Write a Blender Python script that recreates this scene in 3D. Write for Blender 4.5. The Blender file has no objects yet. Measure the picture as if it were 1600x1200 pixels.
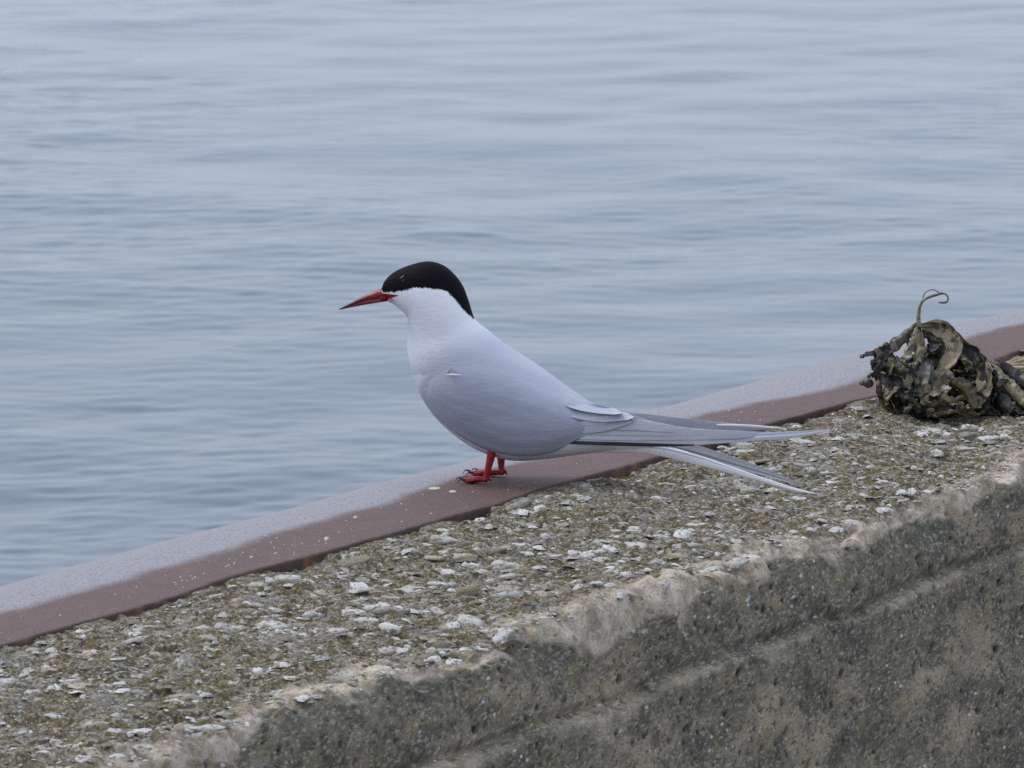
import bpy, math, random
import numpy as np
from mathutils import Vector, Matrix
from mathutils.bvhtree import BVHTree

SC = bpy.context.scene
COL = SC.collection
rad = math.radians

# ------------------------------------------------------------------ camera
FPX = 9470.0                      # focal length in photo pixels (1600 wide)
CAM_H = 0.666                     # above the steel rail's top (z = 0)
PITCH = math.atan(1266.0 / FPX)
cam_d = bpy.data.cameras.new('camera')
cam_d.sensor_width = 36.0
cam_d.lens = 36.0 * FPX / 1600.0
cam_d.clip_start = 0.05
cam_d.clip_end = 12000.0
cam = bpy.data.objects.new('camera', cam_d)
COL.objects.link(cam)
cam.location = (0, 0, CAM_H)
cam.rotation_euler = (math.pi / 2 - PITCH, 0, 0)
SC.camera = cam
cam_d.dof.use_dof = True
cam_d.dof.focus_distance = 4.5
cam_d.dof.aperture_fstop = cam_d.lens / 1000.0 / 0.0032

# ------------------------------------------------------------------ sky, sun, exposure
SUN_EL, SUN_AZ = rad(52), rad(-62)        # azimuth from +Y towards +X
world = bpy.data.worlds.new('World')
SC.world = world
world.use_nodes = True
wn = world.node_tree.nodes
wl = world.node_tree.links
wn.clear()
sky = wn.new('ShaderNodeTexSky')
sky.sky_type = 'NISHITA'
sky.sun_disc = False
sky.sun_elevation = SUN_EL
sky.sun_rotation = SUN_AZ
sky.altitude = 0
sky.air_density = 1.0
sky.dust_density = 1.0
sky.ozone_density = 1.5
hs = wn.new('ShaderNodeHueSaturation')
hs.inputs['Saturation'].default_value = 0.55
bg = wn.new('ShaderNodeBackground')
bg.inputs['Strength'].default_value = 0.11
wo = wn.new('ShaderNodeOutputWorld')
wl.new(sky.outputs[0], hs.inputs['Color'])
cloud = wn.new('ShaderNodeMix')            # an even overcast veil over the clear-sky gradient
cloud.data_type = 'RGBA'
cloud.inputs[0].default_value = 0.78
cloud.inputs[7].default_value = (5.8, 6.42, 7.85, 1)
wl.new(hs.outputs[0], cloud.inputs[6])
tc = wn.new('ShaderNodeTexCoord')           # an overcast sky is brighter overhead than at the horizon
sx = wn.new('ShaderNodeSeparateXYZ')
mr = wn.new('ShaderNodeMapRange')
mr.inputs['From Min'].default_value = 0.0
mr.inputs['From Max'].default_value = 1.0
mr.inputs['To Min'].default_value = 0.90
mr.inputs['To Max'].default_value = 1.60
vm = wn.new('ShaderNodeVectorMath')
vm.operation = 'SCALE'
wl.new(tc.outputs['Generated'], sx.inputs[0])
wl.new(sx.outputs['Z'], mr.inputs['Value'])
wl.new(cloud.outputs[2], vm.inputs[0])
wl.new(mr.outputs[0], vm.inputs['Scale'])
wl.new(vm.outputs[0], bg.inputs['Color'])
wl.new(bg.outputs[0], wo.inputs['Surface'])

sun_d = bpy.data.lights.new('sun', 'SUN')
sun_d.energy = 1.4
sun_d.angle = rad(20)
sun_d.color = (1.0, 0.985, 0.96)
sun = bpy.data.objects.new('sun', sun_d)
COL.objects.link(sun)
sdir = Vector((math.sin(SUN_AZ) * math.cos(SUN_EL), math.cos(SUN_AZ) * math.cos(SUN_EL), math.sin(SUN_EL)))
sun.rotation_euler = sdir.to_track_quat('Z', 'Y').to_euler()
sun.location = sdir * 20

SC.cycles.use_denoising = False            # keep the fine grain of a small-sensor photograph
SC.view_settings.view_transform = 'Standard'
SC.view_settings.look = 'None'
SC.view_settings.gamma = 1.0
SC.view_settings.use_curve_mapping = False
SC.view_settings.exposure = 0.22

# ------------------------------------------------------------------ geometry helpers
FWD = np.array([0, math.cos(PITCH), -math.sin(PITCH)])
UPV = np.array([0, math.sin(PITCH), math.cos(PITCH)])
RGT = np.array([1.0, 0, 0])
CAMP = np.array([0, 0, CAM_H])


def ray(px, py):
    d = FWD * FPX + RGT * (px - 800.0) + UPV * (600.0 - py)
    return d / np.linalg.norm(d)


def on_z(px, py, z):
    d = ray(px, py)
    return CAMP + d * (z - CAM_H) / d[2]


AZ = math.atan(5012.0 / math.hypot(FPX, 1266.0))     # heading of the wall
WU = np.array([math.sin(AZ), math.cos(AZ), 0])       # along the wall
WN = np.array([math.cos(AZ), -math.sin(AZ), 0])      # across it, towards the land
P0 = on_z(770, 750, 0.0)                             # between the bird's feet


def wall_pts(s, n, z):
    s, n, z = np.broadcast_arrays(s, n, z)
    return P0 + s[..., None] * WU + n[..., None] * WN + z[..., None] * np.array([0, 0, 1.0])


def mesh_np(name, V, F, smooth=True):
    V = np.ascontiguousarray(V, dtype=np.float32).reshape(-1, 3)
    F = np.asarray(F, dtype=np.int32)
    k = F.shape[1]
    me = bpy.data.meshes.new(name)
    me.vertices.add(len(V))
    me.vertices.foreach_set('co', V.ravel())
    me.loops.add(F.size)
    me.loops.foreach_set('vertex_index', F.ravel())
    me.polygons.add(len(F))
    me.polygons.foreach_set('loop_start', np.arange(0, F.size, k, dtype=np.int32))
    me.polygons.foreach_set('loop_total', np.full(len(F), k, dtype=np.int32))
    me.polygons.foreach_set('use_smooth', np.full(len(F), smooth, dtype=bool))
    me.update(calc_edges=True)
    me.validate()
    return me


def grid_faces(nu, nv, wrap_v=False):
    i = np.arange(nu - 1)[:, None]
    j = np.arange(nv if wrap_v else nv - 1)[None, :]
    j2 = (j + 1) % nv
    a = i * nv + j
    b = i * nv + j2
    c = (i + 1) * nv + j2
    d = (i + 1) * nv + j
    return np.stack([a, b, c, d], -1).reshape(-1, 4)


def attr(me, name, vals):
    a = me.attributes.new(name, 'FLOAT', 'POINT')
    a.data.foreach_set('value', np.asarray(vals, dtype=np.float32).ravel())


def link(name, me, mat=None, parent=None):
    o = bpy.data.objects.new(name, me)
    COL.objects.link(o)
    if mat is not None:
        me.materials.clear()
        me.materials.append(mat)
    if parent is not None:
        o.parent = parent
    return o


def empty(name, loc=(0, 0, 0), rot=(0, 0, 0)):
    o = bpy.data.objects.new(name, None)
    COL.objects.link(o)
    o.location = loc
    o.rotation_euler = rot
    o.empty_display_size = 0.05
    return o


def tag(o, label=None, cat=None, group=None, kind=None):
    if label: o['label'] = label
    if cat: o['category'] = cat
    if group: o['group'] = group
    if kind: o['kind'] = kind
    return o


def loft(rings):
    """closed tube through rings (each m x 3); ends fanned to their centre"""
    R = np.array(rings)
    k, m, _ = R.shape
    V = R.reshape(-1, 3)
    F = grid_faces(k, m, True).tolist()
    c0, c1 = R[0].mean(0), R[-1].mean(0)
    V = np.vstack([V, c0, c1])
    F = np.array(F)
    tri = []
    a, b = k * m, k * m + 1
    for j in range(m):
        j2 = (j + 1) % m
        tri.append((j2, j, a, a))
        tri.append(((k - 1) * m + j, (k - 1) * m + j2, b, b))
    return V, F, np.array(tri)


def loft_mesh(name, rings, smooth=True):
    V, F, T = loft(rings)
    me = bpy.data.meshes.new(name)
    faces = F.tolist() + [t[:3] for t in T.tolist()]
    me.from_pydata(V.tolist(), [], faces)
    me.polygons.foreach_set('use_smooth', np.full(len(faces), smooth, dtype=bool))
    me.update()
    return me


def spline(P, m):
    """Catmull-Rom through the rows of P, m samples"""
    P = np.asarray(P, float)
    n = len(P)
    E = np.vstack([2 * P[0] - P[1], P, 2 * P[-1] - P[-2]])
    t = np.linspace(0, n - 1, m)
    i = np.minimum(t.astype(int), n - 2)
    f = (t - i)[:, None]
    a, b, c, d = E[i], E[i + 1], E[i + 2], E[i + 3]
    return 0.5 * (2 * b + (c - a) * f + (2 * a - 5 * b + 4 * c - d) * f ** 2 + (3 * b - a - 3 * c + d) * f ** 3)


def tube_rings(path, radii, seg=10, flat=1.0):
    path = np.asarray(path, float)
    T = np.gradient(path, axis=0)
    T /= np.linalg.norm(T, axis=1)[:, None] + 1e-12
    up = np.array([0.13, 0.21, 1.0])
    if abs(np.dot(T[0], up / np.linalg.norm(up))) > 0.92:
        up = np.array([1.0, 0.2, 0.1])
    rings = []
    A = np.cross(T[0], up)
    for p, t, r in zip(path, T, radii):
        A = A - t * np.dot(A, t)
        A /= np.linalg.norm(A) + 1e-12
        B = np.cross(t, A)
        th = np.linspace(0, 2 * math.pi, seg, endpoint=False)
        rings.append(p + r * (np.cos(th)[:, None] * A + flat * np.sin(th)[:, None] * B))
    return rings


# ------------------------------------------------------------------ numpy noise
def hash2(ix, iy, seed):
    h = (ix.astype(np.int64) * 374761393 + iy.astype(np.int64) * 668265263 + seed * 1442695041) & 0xffffffff
    h = ((h ^ (h >> 13)) * 1274126177) & 0xffffffff
    h = h ^ (h >> 16)
    return (h & 0xffffff) / float(0xffffff)


def vnoise(x, y, seed=0):
    ix, iy = np.floor(x), np.floor(y)
    fx, fy = x - ix, y - iy
    fx = fx * fx * fx * (fx * (fx * 6 - 15) + 10)
    fy = fy * fy * fy * (fy * (fy * 6 - 15) + 10)
    a = hash2(ix, iy, seed); b = hash2(ix + 1, iy, seed)
    c = hash2(ix, iy + 1, seed); d = hash2(ix + 1, iy + 1, seed)
    return (a + (b - a) * fx + (c - a) * fy + (a - b - c + d) * fx * fy) * 2 - 1


def fbm(x, y, octv=4, seed=0, gain=0.5):
    r, a, fq = 0.0, 1.0, 1.0
    for k in range(octv):
        # rotate every octave so that the lattice does not show
        ca, sa = math.cos(0.6 * k + .3), math.sin(0.6 * k + .3)
        r = r + a * vnoise((x * ca - y * sa) * fq + 17.3 * k, (x * sa + y * ca) * fq - 9.1 * k, seed + k)
        a *= gain
        fq *= 2.03
    return r


def worley(x, y, seed=0):
    ix, iy = np.floor(x), np.floor(y)
    best = np.full(np.shape(x), 9.0)
    idv = np.zeros(np.shape(x))
    for dx in (-1, 0, 1):
        for dy in (-1, 0, 1):
            cx, cy = ix + dx, iy + dy
            px = cx + hash2(cx, cy, seed)
            py = cy + hash2(cx, cy, seed + 7)
            d = np.hypot(px - x, py - y)
            m = d < best
            best = np.where(m, d, best)
            idv = np.where(m, hash2(cx, cy, seed + 13), idv)
    return best, idv


def sstep(a, b, x):
    t = np.clip((x - a) / (b - a), 0, 1)
    return t * t * (3 - 2 * t)


# ------------------------------------------------------------------ material helpers
class NT:
    def __init__(self, name):
        self.mat = bpy.data.materials.new(name)
        self.mat.use_nodes = True
        self.nt = self.mat.node_tree
        self.nt.nodes.clear()
        self.out = self.n('ShaderNodeOutputMaterial')
        self.b = self.n('ShaderNodeBsdfPrincipled')
        self.l(self.b.outputs[0], self.out.inputs['Surface'])
        self.co = self.n('ShaderNodeTexCoord').outputs['Object']

    def n(self, t, **kw):
        o = self.nt.nodes.new(t)
        for k, v in kw.items():
            setattr(o, k, v)
        return o

    def l(self, a, b):
        self.nt.links.new(a, b)

    def put(self, sock, v):
        if isinstance(v, bpy.types.NodeSocket):
            self.l(v, sock)
        elif isinstance(v, (tuple, list)) and len(v) == 3 and sock.type == 'RGBA':
            sock.default_value = (*v, 1)
        else:
            sock.default_value = v

    def set(self, **kw):
        for k, v in kw.items():
            self.put(self.b.inputs[k.replace('_', ' ')], v)

    def map(self, scale=(1, 1, 1), loc=(0, 0, 0), rot=(0, 0, 0)):
        m = self.n('ShaderNodeMapping')
        m.inputs['Scale'].default_value = scale
        m.inputs['Location'].default_value = loc
        m.inputs['Rotation'].default_value = rot
        self.l(self.co, m.inputs['Vector'])
        return m.outputs[0]

    def noise(self, scale, detail=4, rough=0.55, vec=None, dist=0.0):
        t = self.n('ShaderNodeTexNoise')
        t.inputs['Scale'].default_value = scale
        t.inputs['Detail'].default_value = detail
        t.inputs['Roughness'].default_value = rough
        t.inputs['Distortion'].default_value = dist
        self.l(vec or self.co, t.inputs['Vector'])
        return t.outputs['Fac']

    def voro(self, scale, feature='F1', out='Distance', vec=None):
        t = self.n('ShaderNodeTexVoronoi')
        t.feature = feature
        t.inputs['Scale'].default_value = scale
        self.l(vec or self.co, t.inputs['Vector'])
        return t.outputs[out]

    def ramp(self, v, a, b, lo=0.0, hi=1.0):
        r = self.n('ShaderNodeMapRange')
        r.interpolation_type = 'SMOOTHSTEP'
        self.put(r.inputs['Value'], v)
        self.put(r.inputs['From Min'], a)
        self.put(r.inputs['From Max'], b)
        self.put(r.inputs['To Min'], lo)
        self.put(r.inputs['To Max'], hi)
        return r.outputs[0]

    def math(self, op, a, b=0.0):
        m = self.n('ShaderNodeMath', operation=op)
        self.put(m.inputs[0], a)
        self.put(m.inputs[1], b)
        return m.outputs[0]

    def mix(self, f, a, b):
        m = self.n('ShaderNodeMix', data_type='RGBA')
        self.put(m.inputs[0], f)
        self.put(m.inputs[6], a)
        self.put(m.inputs[7], b)
        return m.outputs[2]

    def attr(self, name):
        a = self.n('ShaderNodeAttribute')
        a.attribute_name = name
        return a.outputs['Fac']

    def bump(self, h, dist, strength=1.0, prev=None):
        b = self.n('ShaderNodeBump')
        b.inputs['Strength'].default_value = strength
        b.inputs['Distance'].default_value = dist
        self.l(h, b.inputs['Height'])
        if prev is not None:
            self.l(prev, b.inputs['Normal'])
        self.l(b.outputs[0], self.b.inputs['Normal'])
        return b.outputs[0]


# ------------------------------------------------------------------ materials
def mat_water():
    m = NT('sea_water')
    m.set(Base_Color=(0.020, 0.056, 0.085), Roughness=0.07, IOR=1.333)
    m.bump(m.noise(9.0, 3, 0.5), 0.006, 0.5)
    return m.mat


def mat_concrete():
    m = NT('weathered_concrete')
    face, arris = m.attr('face'), m.attr('arris')
    hgt = m.attr('hgt')
    # ---- the top: moss, grit and lichen over grey cement
    n1 = m.noise(26, 5, 0.6)
    n2 = m.noise(120, 6, 0.68)
    n3 = m.noise(480, 5, 0.68)
    c = m.mix(m.ramp(n2, 0.40, 0.60), (0.058, 0.047, 0.028), (0.19, 0.163, 0.12))
    c = m.mix(m.ramp(m.noise(75, 6, 0.72, m.map(loc=(3, 1, 2))), 0.44, 0.56, 0, 0.9), c, (0.122, 0.094, 0.030))
    c = m.mix(m.ramp(n1, 0.52, 0.68, 0, 0.55), c, (0.27, 0.255, 0.235))
    c = m.mix(m.ramp(n3, 0.55, 0.66, 0, 0.75), c, (0.48, 0.455, 0.405))
    c = m.mix(m.ramp(n3, 0.46, 0.36, 0, 0.85), c, (0.030, 0.026, 0.018))
    c = m.mix(m.ramp(m.noise(210, 5, 0.7, m.map(loc=(7, 7, 1))), 0.57, 0.65, 0, 0.7), c, (0.50, 0.48, 0.44))
    cell = m.n('ShaderNodeSeparateColor')
    m.l(m.voro(330, out='Color'), cell.inputs[0])
    cell = cell.outputs[0]
    c = m.mix(m.ramp(cell, 0.80, 0.88, 0, 0.35), c, (0.36, 0.345, 0.31))
    c = m.mix(m.ramp(cell, 0.22, 0.12, 0, 0.6), c, (0.040, 0.034, 0.020))
    # ---- the worn arris, with light painted along the seam ledge
    t = m.mix(m.ramp(m.noise(60, 6, 0.68), 0.36, 0.64), (0.31, 0.25, 0.175), (0.58, 0.50, 0.395))
    t = m.mix(m.ramp(m.noise(150, 5, 0.7), 0.54, 0.64, 0, 0.75), t, (0.50, 0.49, 0.47))
    t = m.mix(m.ramp(n3, 0.45, 0.35, 0, 0.7), t, (0.13, 0.105, 0.07))
    # ---- the face: algae-dark cement, pale bare patches, pits and specks
    cx = m.n('ShaderNodeCombineXYZ')
    m.l(m.math('MULTIPLY', m.attr('along'), 0.55), cx.inputs[0])
    m.l(m.attr('down'), cx.inputs[1])
    old = m.co
    m.co = cx.outputs[0]
    g3 = m.noise(430, 5, 0.68)
    f1 = m.noise(11, 5, 0.62, m.map((1, 1, 1.3), (5, 2, 1)))
    f2 = m.noise(170, 6, 0.7)
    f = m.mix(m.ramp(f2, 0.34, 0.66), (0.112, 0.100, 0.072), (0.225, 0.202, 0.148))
    f = m.mix(m.ramp(f1, 0.48, 0.64, 0, 0.75), f, (0.38, 0.31, 0.22))
    f = m.mix(m.ramp(m.noise(55, 5, 0.65), 0.52, 0.66, 0, 0.6), f, (0.27, 0.215, 0.105))
    f = m.mix(m.ramp(m.noise(30, 5, 0.65, m.map((1, 1, 1), (9, 9, 9))), 0.48, 0.60, 0, 0.75), f, (0.088, 0.088, 0.066))
    f = m.mix(m.ramp(g3, 0.54, 0.68, 0, 0.55), f, (0.46, 0.43, 0.37))
    f = m.mix(m.ramp(g3, 0.44, 0.33, 0, 0.65), f, (0.050, 0.046, 0.036))
    gc = m.n('ShaderNodeSeparateColor')
    m.l(m.voro(520, out='Color'), gc.inputs[0])
    f = m.mix(m.ramp(gc.outputs[0], 0.80, 0.95, 0, 0.45), f, (0.45, 0.42, 0.36))
    f = m.mix(m.ramp(gc.outputs[1], 0.14, 0.05, 0, 0.6), f, (0.045, 0.042, 0.034))
    sp = m.ramp(m.voro(120), 0.17, 0.12)
    spm = m.ramp(m.noise(14, 3), 0.47, 0.58)
    f = m.mix(m.math('MULTIPLY', m.math('MULTIPLY', sp, spm), 0.9), f, (0.560, 0.580, 0.580))
    m.co = old
    pit = m.attr('pit')
    f = m.mix(pit, f, (0.014, 0.013, 0.011))
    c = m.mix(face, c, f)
    c = m.mix(arris, c, t)
    m.set(Base_Color=c, Roughness=0.93)
    m.b.inputs['Specular IOR Level'].default_value = 0.25
    p = m.bump(m.mix(face, n3, g3), 0.0020, 0.8)
    return m.mat


def mat_stone(name, use_attr):
    m = NT(name)
    if use_attr:
        r = m.attr('rnd')
    else:
        r = m.n('ShaderNodeObjectInfo').outputs['Random']
    n3 = m.noise(330 if use_attr else 2.2, 4, 0.65)
    base = m.mix(r, (0.23, 0.215, 0.185), (0.60, 0.585, 0.55))
    base = m.mix(m.ramp(r, 0.38, 0.0, 0, 1), base, (0.20, 0.175, 0.13))
    base = m.mix(m.ramp(m.math('FRACT', m.math('MULTIPLY', r, 7.0)), 0.86, 0.95), base, (0.38, 0.31, 0.23))
    base = m.mix(m.ramp(n3, 0.47, 0.36, 0, 0.85), base, (0.10, 0.088, 0.058))
    base = m.mix(m.ramp(m.noise(90 if use_attr else .8, 3), 0.50, 0.64, 0, 0.75), base, (0.14, 0.118, 0.05))
    m.set(Base_Color=base, Roughness=0.9)
    m.b.inputs['Specular IOR Level'].default_value = 0.25
    m.bump(n3, 0.0022, 0.9)
    return m.mat


def mat_rail():
    m = NT('rusty_painted_steel')
    n1 = m.noise(35, 5, 0.6)
    n3 = m.noise(520, 3, 0.6)
    c = m.mix(n1, (0.062, 0.031, 0.024), (0.100, 0.054, 0.042))
    c = m.mix(m.ramp(n3, 0.54, 0.68, 0, 0.35), c, (0.26, 0.21, 0.19))
    c = m.mix(m.ramp(n3, 0.42, 0.31, 0, 0.6), c, (0.045, 0.028, 0.024))
    c = m.mix(m.ramp(m.noise(38, 6, 0.75), 0.56, 0.70, 0, 0.6), c, (0.165, 0.075, 0.038))
    edge = m.attr('cut')                                  # the raw torch-cut edge is bare rust
    c = m.mix(edge, c, m.mix(m.ramp(n1, 0.5, 0.7), (0.035, 0.017, 0.013), (0.14, 0.055, 0.02)))
    worn_sheen = m.attr('worn_sheen')                                 # rope-smoothed lip, its sky sheen painted pale into the colour
    c = m.mix(m.math('MULTIPLY', worn_sheen, 0.8), c, m.mix(m.ramp(n3, 0.46, 0.38), (0.25, 0.245, 0.262), (0.07, 0.046, 0.042)))
    m.set(Base_Color=c, Roughness=m.ramp(worn_sheen, 0, 1, 0.66, 0.44))
    m.b.inputs['Specular IOR Level'].default_value = 0.5
    m.bump(n3, 0.0006, 0.8)
    return m.mat


def mat_body():
    m = NT('tern_plumage')
    cap, grey = m.attr('cap'), m.attr('grey')
    fine = m.map((110, 110, 110))
    fib = m.noise(1.0, 4, 0.6, m.map((120, 500, 420)))
    soft = m.noise(26, 3)
    c = m.mix(grey, (0.87, 0.89, 0.93), (0.32, 0.34, 0.415))
    c = m.mix(m.ramp(soft, 0.4, 0.7, 0, 0.12), c, (0.50, 0.505, 0.55))
    jit = m.math('MULTIPLY', m.math('SUBTRACT', m.noise(1.0, 4, 0.7, m.map((520, 300, 520))), 0.5), 9.0)
    mask = m.ramp(m.math('ADD', cap, jit), -1.5, 1.5)
    c = m.mix(mask, c, (0.0050, 0.0045, 0.0060))
    m.set(Base_Color=c, Roughness=m.ramp(mask, 0, 1, 0.9, 0.7))
    m.b.inputs['Specular IOR Level'].default_value = 0.07
    m.b.inputs['Sheen Weight'].default_value = 0.0
    m.bump(fib, 0.0007, 0.6)
    return m.mat


def mat_plume(name, col, col2, rim=None, shaft=None, rough=0.8, blend=None, base=None):
    """flat feather or feather tract; attributes fu (along), fv (-1..1 across)"""
    m = NT(name)
    fu, fv = m.attr('fu'), m.attr('fv')
    fib = m.noise(1.0, 4, 0.6, m.map((90, 600, 520)))
    c = m.mix(m.ramp(m.noise(1.0, 3, 0.5, m.map((30, 140, 120))), 0.35, 0.7), col, col2)
    if blend:                                   # borders run into the back; light on the upturned front painted in
        jag = m.math('MULTIPLY', m.math('SUBTRACT', m.noise(60, 4), 0.5), 0.5)
        k = m.math('MAXIMUM', m.ramp(m.math('ADD', fv, jag), 0.0, -1.0), m.ramp(m.math('ADD', fu, m.math('MULTIPLY', jag, 0.3)), 0.34, 0.0))
        c = m.mix(m.math('MULTIPLY', k, m.ramp(fu, 0.95, 0.6)), c, blend)
        # faint rows of covert feathers
        rows = m.math('ADD', m.math('MULTIPLY', fv, 3.2), m.math('ADD', m.math('MULTIPLY', fu, 1.3), m.math('MULTIPLY', m.noise(45, 4), 0.9)))
        saw = m.math('FRACT', rows)
        edge = m.math('MULTIPLY', m.ramp(saw, 0.55, 0.97), m.ramp(saw, 1.0, 0.97))
        c = m.mix(m.math('MULTIPLY', edge, m.ramp(fv, -0.7, 0.1, 0, 0.10)), c, (0.62, 0.64, 0.68))
    if base:
        c = m.mix(m.ramp(fu, 0.30, 0.85), base, c)
    if rim:
        av = m.math('ABSOLUTE', fv)
        k = m.math('MULTIPLY', m.math('MAXIMUM', m.ramp(av, 0.70, 0.95), m.ramp(fu, 0.90, 0.99)), m.ramp(fu, 0.45, 0.85))
        c = m.mix(m.math('MULTIPLY', k, rim[1]), c, rim[0])
    if shaft:
        k = m.ramp(m.math('ABSOLUTE', m.math('SUBTRACT', fv, shaft[2])), shaft[1], shaft[1] * 0.4)
        c = m.mix(k, c, shaft[0])
    m.set(Base_Color=c, Roughness=rough)
    m.b.inputs['Specular IOR Level'].default_value = 0.2
    m.bump(fib, 0.0006, 0.6)
    return m.mat


def mat_plain(name, col, col2=None, scale=200, rough=0.5, spec=0.4, bump=0.0004):
    m = NT(name)
    c = m.mix(m.ramp(m.noise(scale, 4), 0.35, 0.68), col, col2 or col)
    m.set(Base_Color=c, Roughness=rough)
    m.b.inputs['Specular IOR Level'].default_value = spec
    m.bump(m.noise(scale * 3, 3), bump, 0.7)
    return m.mat


def mat_bill():
    m = NT('bill_horn')
    fu = m.attr('fu')
    c = m.mix(m.ramp(m.noise(260, 3), 0.35, 0.7), (0.20, 0.009, 0.020), (0.29, 0.017, 0.032))
    c = m.mix(m.ramp(fu, 0.22, 0.95, 0, 0.95), c, (0.035, 0.012, 0.018))
    m.set(Base_Color=c, Roughness=0.42)
    m.bump(m.noise(700, 3), 0.0003, 0.5)
    return m.mat


def mat_weed(name, a, b, c3, seed):
    m = NT(name)
    n = m.noise(75, 6, 0.7, m.map(loc=(seed, seed * 2, 1)))
    c = m.mix(m.ramp(n, 0.44, 0.55), a, b)
    c = m.mix(m.ramp(m.noise(190, 4, 0.6, m.map(loc=(seed, 0, seed))), 0.54, 0.62, 0, 0.9), c, c3)
    m.set(Base_Color=c, Roughness=0.45)
    m.b.inputs['Specular IOR Level'].default_value = 0.4
    m.bump(m.noise(260, 4, 0.6), 0.0006, 0.8)
    return m.mat


MAT = dict(
    water=mat_water(), concrete=mat_concrete(), rail=mat_rail(),
    stone=mat_stone('exposed_aggregate', False), grit=mat_stone('fine_aggregate', True),
    body=mat_body(), bill=mat_bill(),
    wing=mat_plume('wing_grey', (0.275, 0.295, 0.37), (0.315, 0.335, 0.41), blend=(0.405, 0.425, 0.495)),
    tertial=mat_plume('tertial_grey', (0.37, 0.39, 0.445), (0.42, 0.435, 0.49), base=(0.36, 0.38, 0.44), rim=((0.74, 0.75, 0.78), 0.7)),
    primary=mat_plume('primary_grey', (0.44, 0.455, 0.52), (0.52, 0.535, 0.60), rim=((0.27, 0.28, 0.33), 0.8)),
    primary_shaft=mat_plume('primary_grey_white_shaft', (0.47, 0.485, 0.55), (0.54, 0.555, 0.62), shaft=((0.82, 0.82, 0.82), 0.22, -0.05)),
    dark_primary=mat_plume('primary_dark_web', (0.03, 0.03, 0.035), (0.05, 0.05, 0.055)),
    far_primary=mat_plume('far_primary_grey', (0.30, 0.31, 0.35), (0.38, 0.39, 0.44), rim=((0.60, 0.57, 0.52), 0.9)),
    white=mat_plume('white_feather', (0.74, 0.74, 0.75), (0.80, 0.80, 0.81)),
    streamer=mat_plume('streamer_white_grey', (0.76, 0.76, 0.77), (0.82, 0.82, 0.83), shaft=((0.45, 0.455, 0.48), 0.22, -0.55)),
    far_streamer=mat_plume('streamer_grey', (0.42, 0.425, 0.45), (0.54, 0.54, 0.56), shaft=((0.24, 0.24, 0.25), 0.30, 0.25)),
    leg=mat_plain('red_leg_skin', (0.21, 0.006, 0.012), (0.33, 0.014, 0.019), 420, 0.38, 0.45),
    claw=mat_plain('black_claw', (0.012, 0.010, 0.010), None, 300, 0.35, 0.5),
    eye=mat_plain('dark_eye', (0.005, 0.004, 0.004), None, 50, 0.35, 0.3, 0.0),
    tick=mat_plain('pale_eye_tick', (0.22, 0.21, 0.21), None, 300, 0.6),
    down=mat_plain('grey_down', (0.24, 0.245, 0.25), (0.33, 0.335, 0.34), 300, 0.9, 0.2),
    weed_dark=mat_weed('bladder_wrack_black', (0.014, 0.015, 0.017), (0.036, 0.036, 0.034), (0.13, 0.108, 0.058), 1),
    weed_olive=mat_weed('bladder_wrack_olive', (0.022, 0.021, 0.017), (0.100, 0.082, 0.036), (0.17, 0.14, 0.075), 4),
    weed_tan=mat_weed('bladder_wrack_tan', (0.075, 0.060, 0.032), (0.235, 0.19, 0.105), (0.020, 0.020, 0.020), 7),
    straw=mat_plain('dry_straw', (0.24, 0.20, 0.11), (0.36, 0.31, 0.20), 240, 0.8),
    orange=mat_plain('orange_flake', (0.30, 0.12, 0.05), (0.22, 0.09, 0.04), 240, 0.8),
    crumb=mat_plain('shell_crumb', (0.40, 0.36, 0.28), (0.55, 0.52, 0.45), 200, 0.8),
    ground=mat_plain('quay_asphalt', (0.15, 0.15, 0.145), (0.21, 0.205, 0.195), 14, 0.9, 0.3, 0.003),
)

# ------------------------------------------------------------------ the sea
SEA_Z = -2.6


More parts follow.
